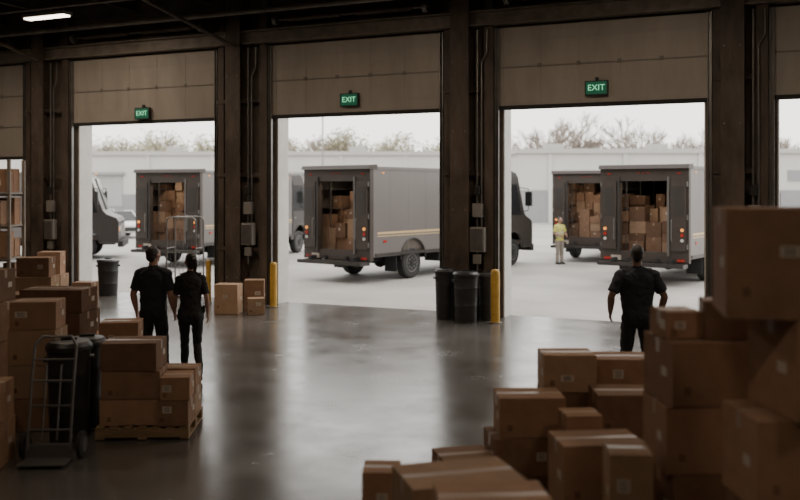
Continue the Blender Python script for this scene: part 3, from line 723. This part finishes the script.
    rm=tmp.modifiers.new('r','REMESH'); rm.mode='VOXEL'; rm.voxel_size=.0058; rm.use_smooth_shade=True
    sm=tmp.modifiers.new('s','SMOOTH'); sm.factor=.5; sm.iterations=3
    bpy.context.view_layer.update(); dg=bpy.context.evaluated_depsgraph_get()
    me=bpy.data.meshes.new_from_object(tmp.evaluated_get(dg)); bpy.data.objects.remove(tmp)
    me.materials.clear()
    for m_ in k.mats: me.materials.append(m_)
    ids=[]
    for p in me.polygons:
        h=bvh.find_nearest(p.center); ids.append(src_m[h[2]] if h[2] is not None else 0)
    cloth={k.mats.index(shirt),k.mats.index(pants)}
    if vest:
        me.materials.append(M_refl); ri=len(me.materials)-1; si=k.mats.index(shirt)
        for j,p in enumerate(me.polygons):
            c_=p.center
            if ids[j]==si and abs(c_.x)<.2 and (1.05<c_.z<1.1 or 1.2<c_.z<1.25): ids[j]=ri
    me.polygons.foreach_set('material_index',ids)
    cv=[False]*len(me.vertices)
    for j,p in enumerate(me.polygons):
        if ids[j] in cloth:
            for vi in p.vertices: cv[vi]=True
    nrm=[v.normal.copy() for v in me.vertices]
    for v in me.vertices:
        if cv[v.index]:
            c_=v.co; f_=noise.noise(Vector((c_.x*9,c_.y*9,c_.z*16)))*.009+noise.noise(Vector((c_.x*22+5,c_.y*22,c_.z*30+c_.x*20)))*.004+.002
            v.co=c_+nrm[v.index]*f_
    me.shade_smooth()
    sc=H/1.805
    o=place(name,me,loc,rz); 
    zmin=min(v.co.z for v in me.vertices)
    o.scale=(sc,sc,sc); o.location.z=loc[2]-zmin*sc+.001
    ex=MB()
    for s_ in(-1,1):
        ex.ball((s_*.031,.091,.113),(.013,.013,.011),M_eyew,12,8,HM); ex.ball((s_*.031,.102,.113),(.006,.004,.006),M_iris,10,6,HM)
    ex.box((.17*hip,-.02,1.0),(.035,.06,.11),M_belt)
    ex.obj('eyes_and_radio',parent=o,smooth=60)
    return o
pr=P(-3.37,12.3); person('man',(pr.x,pr.y,0.001),YAW-radians(12),1.83,M_skin,M_navy,M_pant,hyaw=radians(15),hpitch=radians(-6),
    knees=((-.11,.0,.49),(.12,.05,.50)),ankles=((-.13,-.06,.09),(.14,.06,.09)),elbows=((-.27,-.05,1.16),(.27,-.03,1.15)),wrists=((-.28,.06,.92),(.26,.1,.92)),bulk=1.06)
pr=P(-2.86,12.3); person('woman',(pr.x,pr.y,0.001),YAW-radians(-14),1.73,M_skin,M_blk,M_pant,female=True,hyaw=radians(-20),
    knees=((-.08,.14,.50),(.09,.03,.48)),ankles=((-.085,.15,.09),(.12,-.25,.15)),toe=(0,radians(-30)) ,elbows=((-.25,.0,1.16),(.25,-.06,1.16)),wrists=((-.25,.12,.95),(.27,.0,.93)))
pr=P(3.08,11.7); person('man',(pr.x,pr.y,0.001),YAW-radians(2),1.88,M_skin2,M_navy,M_pant,hyaw=radians(3),hpitch=radians(-4),
    knees=((-.13,.02,.49),(.13,.04,.50)),ankles=((-.15,-.02,.09),(.15,.05,.09)),elbows=((-.33,-.06,1.17),(.33,-.05,1.17)),wrists=((-.31,.10,.95),(.31,.10,.95)),bulk=1.12)
pr=P(5.62,31.7,-.01); person('worker',(pr.x,pr.y,-.01),YAW-radians(150),1.66,M_skin,M_vest,M_khaki,vest=True,
    elbows=((-.26,.02,1.18),(.26,.02,1.18)),wrists=((-.16,.22,1.1),(.16,.22,1.1)))

# ------------------------------------------------------------------ world, sun, camera
wd=bpy.data.worlds.new('overcast_sky'); scene.world=wd; wd.use_nodes=True; nt=wd.node_tree; N=nt.nodes; L=nt.links
bg=N['Background']; tc=N.new('ShaderNodeTexCoord'); sp=N.new('ShaderNodeSeparateXYZ'); L.new(tc.outputs['Generated'],sp.inputs[0])
rp=N.new('ShaderNodeValToRGB'); rp.color_ramp.elements[0].position=0; rp.color_ramp.elements[0].color=(.87,.845,.795,1); rp.color_ramp.elements[1].position=.6; rp.color_ramp.elements[1].color=(.84,.825,.80,1)
L.new(sp.outputs['Z'],rp.inputs[0]); L.new(rp.outputs[0],bg.inputs[0]); bg.inputs[1].default_value=3.3
sd=bpy.data.lights.new('sun','SUN'); sd.energy=1.3; sd.angle=radians(25); sd.color=(1,.93,.83)
so=bpy.data.objects.new('sun',sd); COL.objects.link(so); so.rotation_euler=(radians(-42),radians(18),0)
cd=bpy.data.cameras.new('camera'); co=bpy.data.objects.new('camera',cd); COL.objects.link(co)
co.location=(0,0,2.6); co.rotation_euler=(pi/2,0,YAW); cd.sensor_width=36; cd.lens=40.5; cd.shift_y=-.075; cd.clip_end=500
cd.dof.use_dof=True; cd.dof.focus_distance=14; cd.dof.aperture_fstop=.9
scene.camera=co
scene.view_settings.view_transform='AgX'; scene.view_settings.exposure=0.12
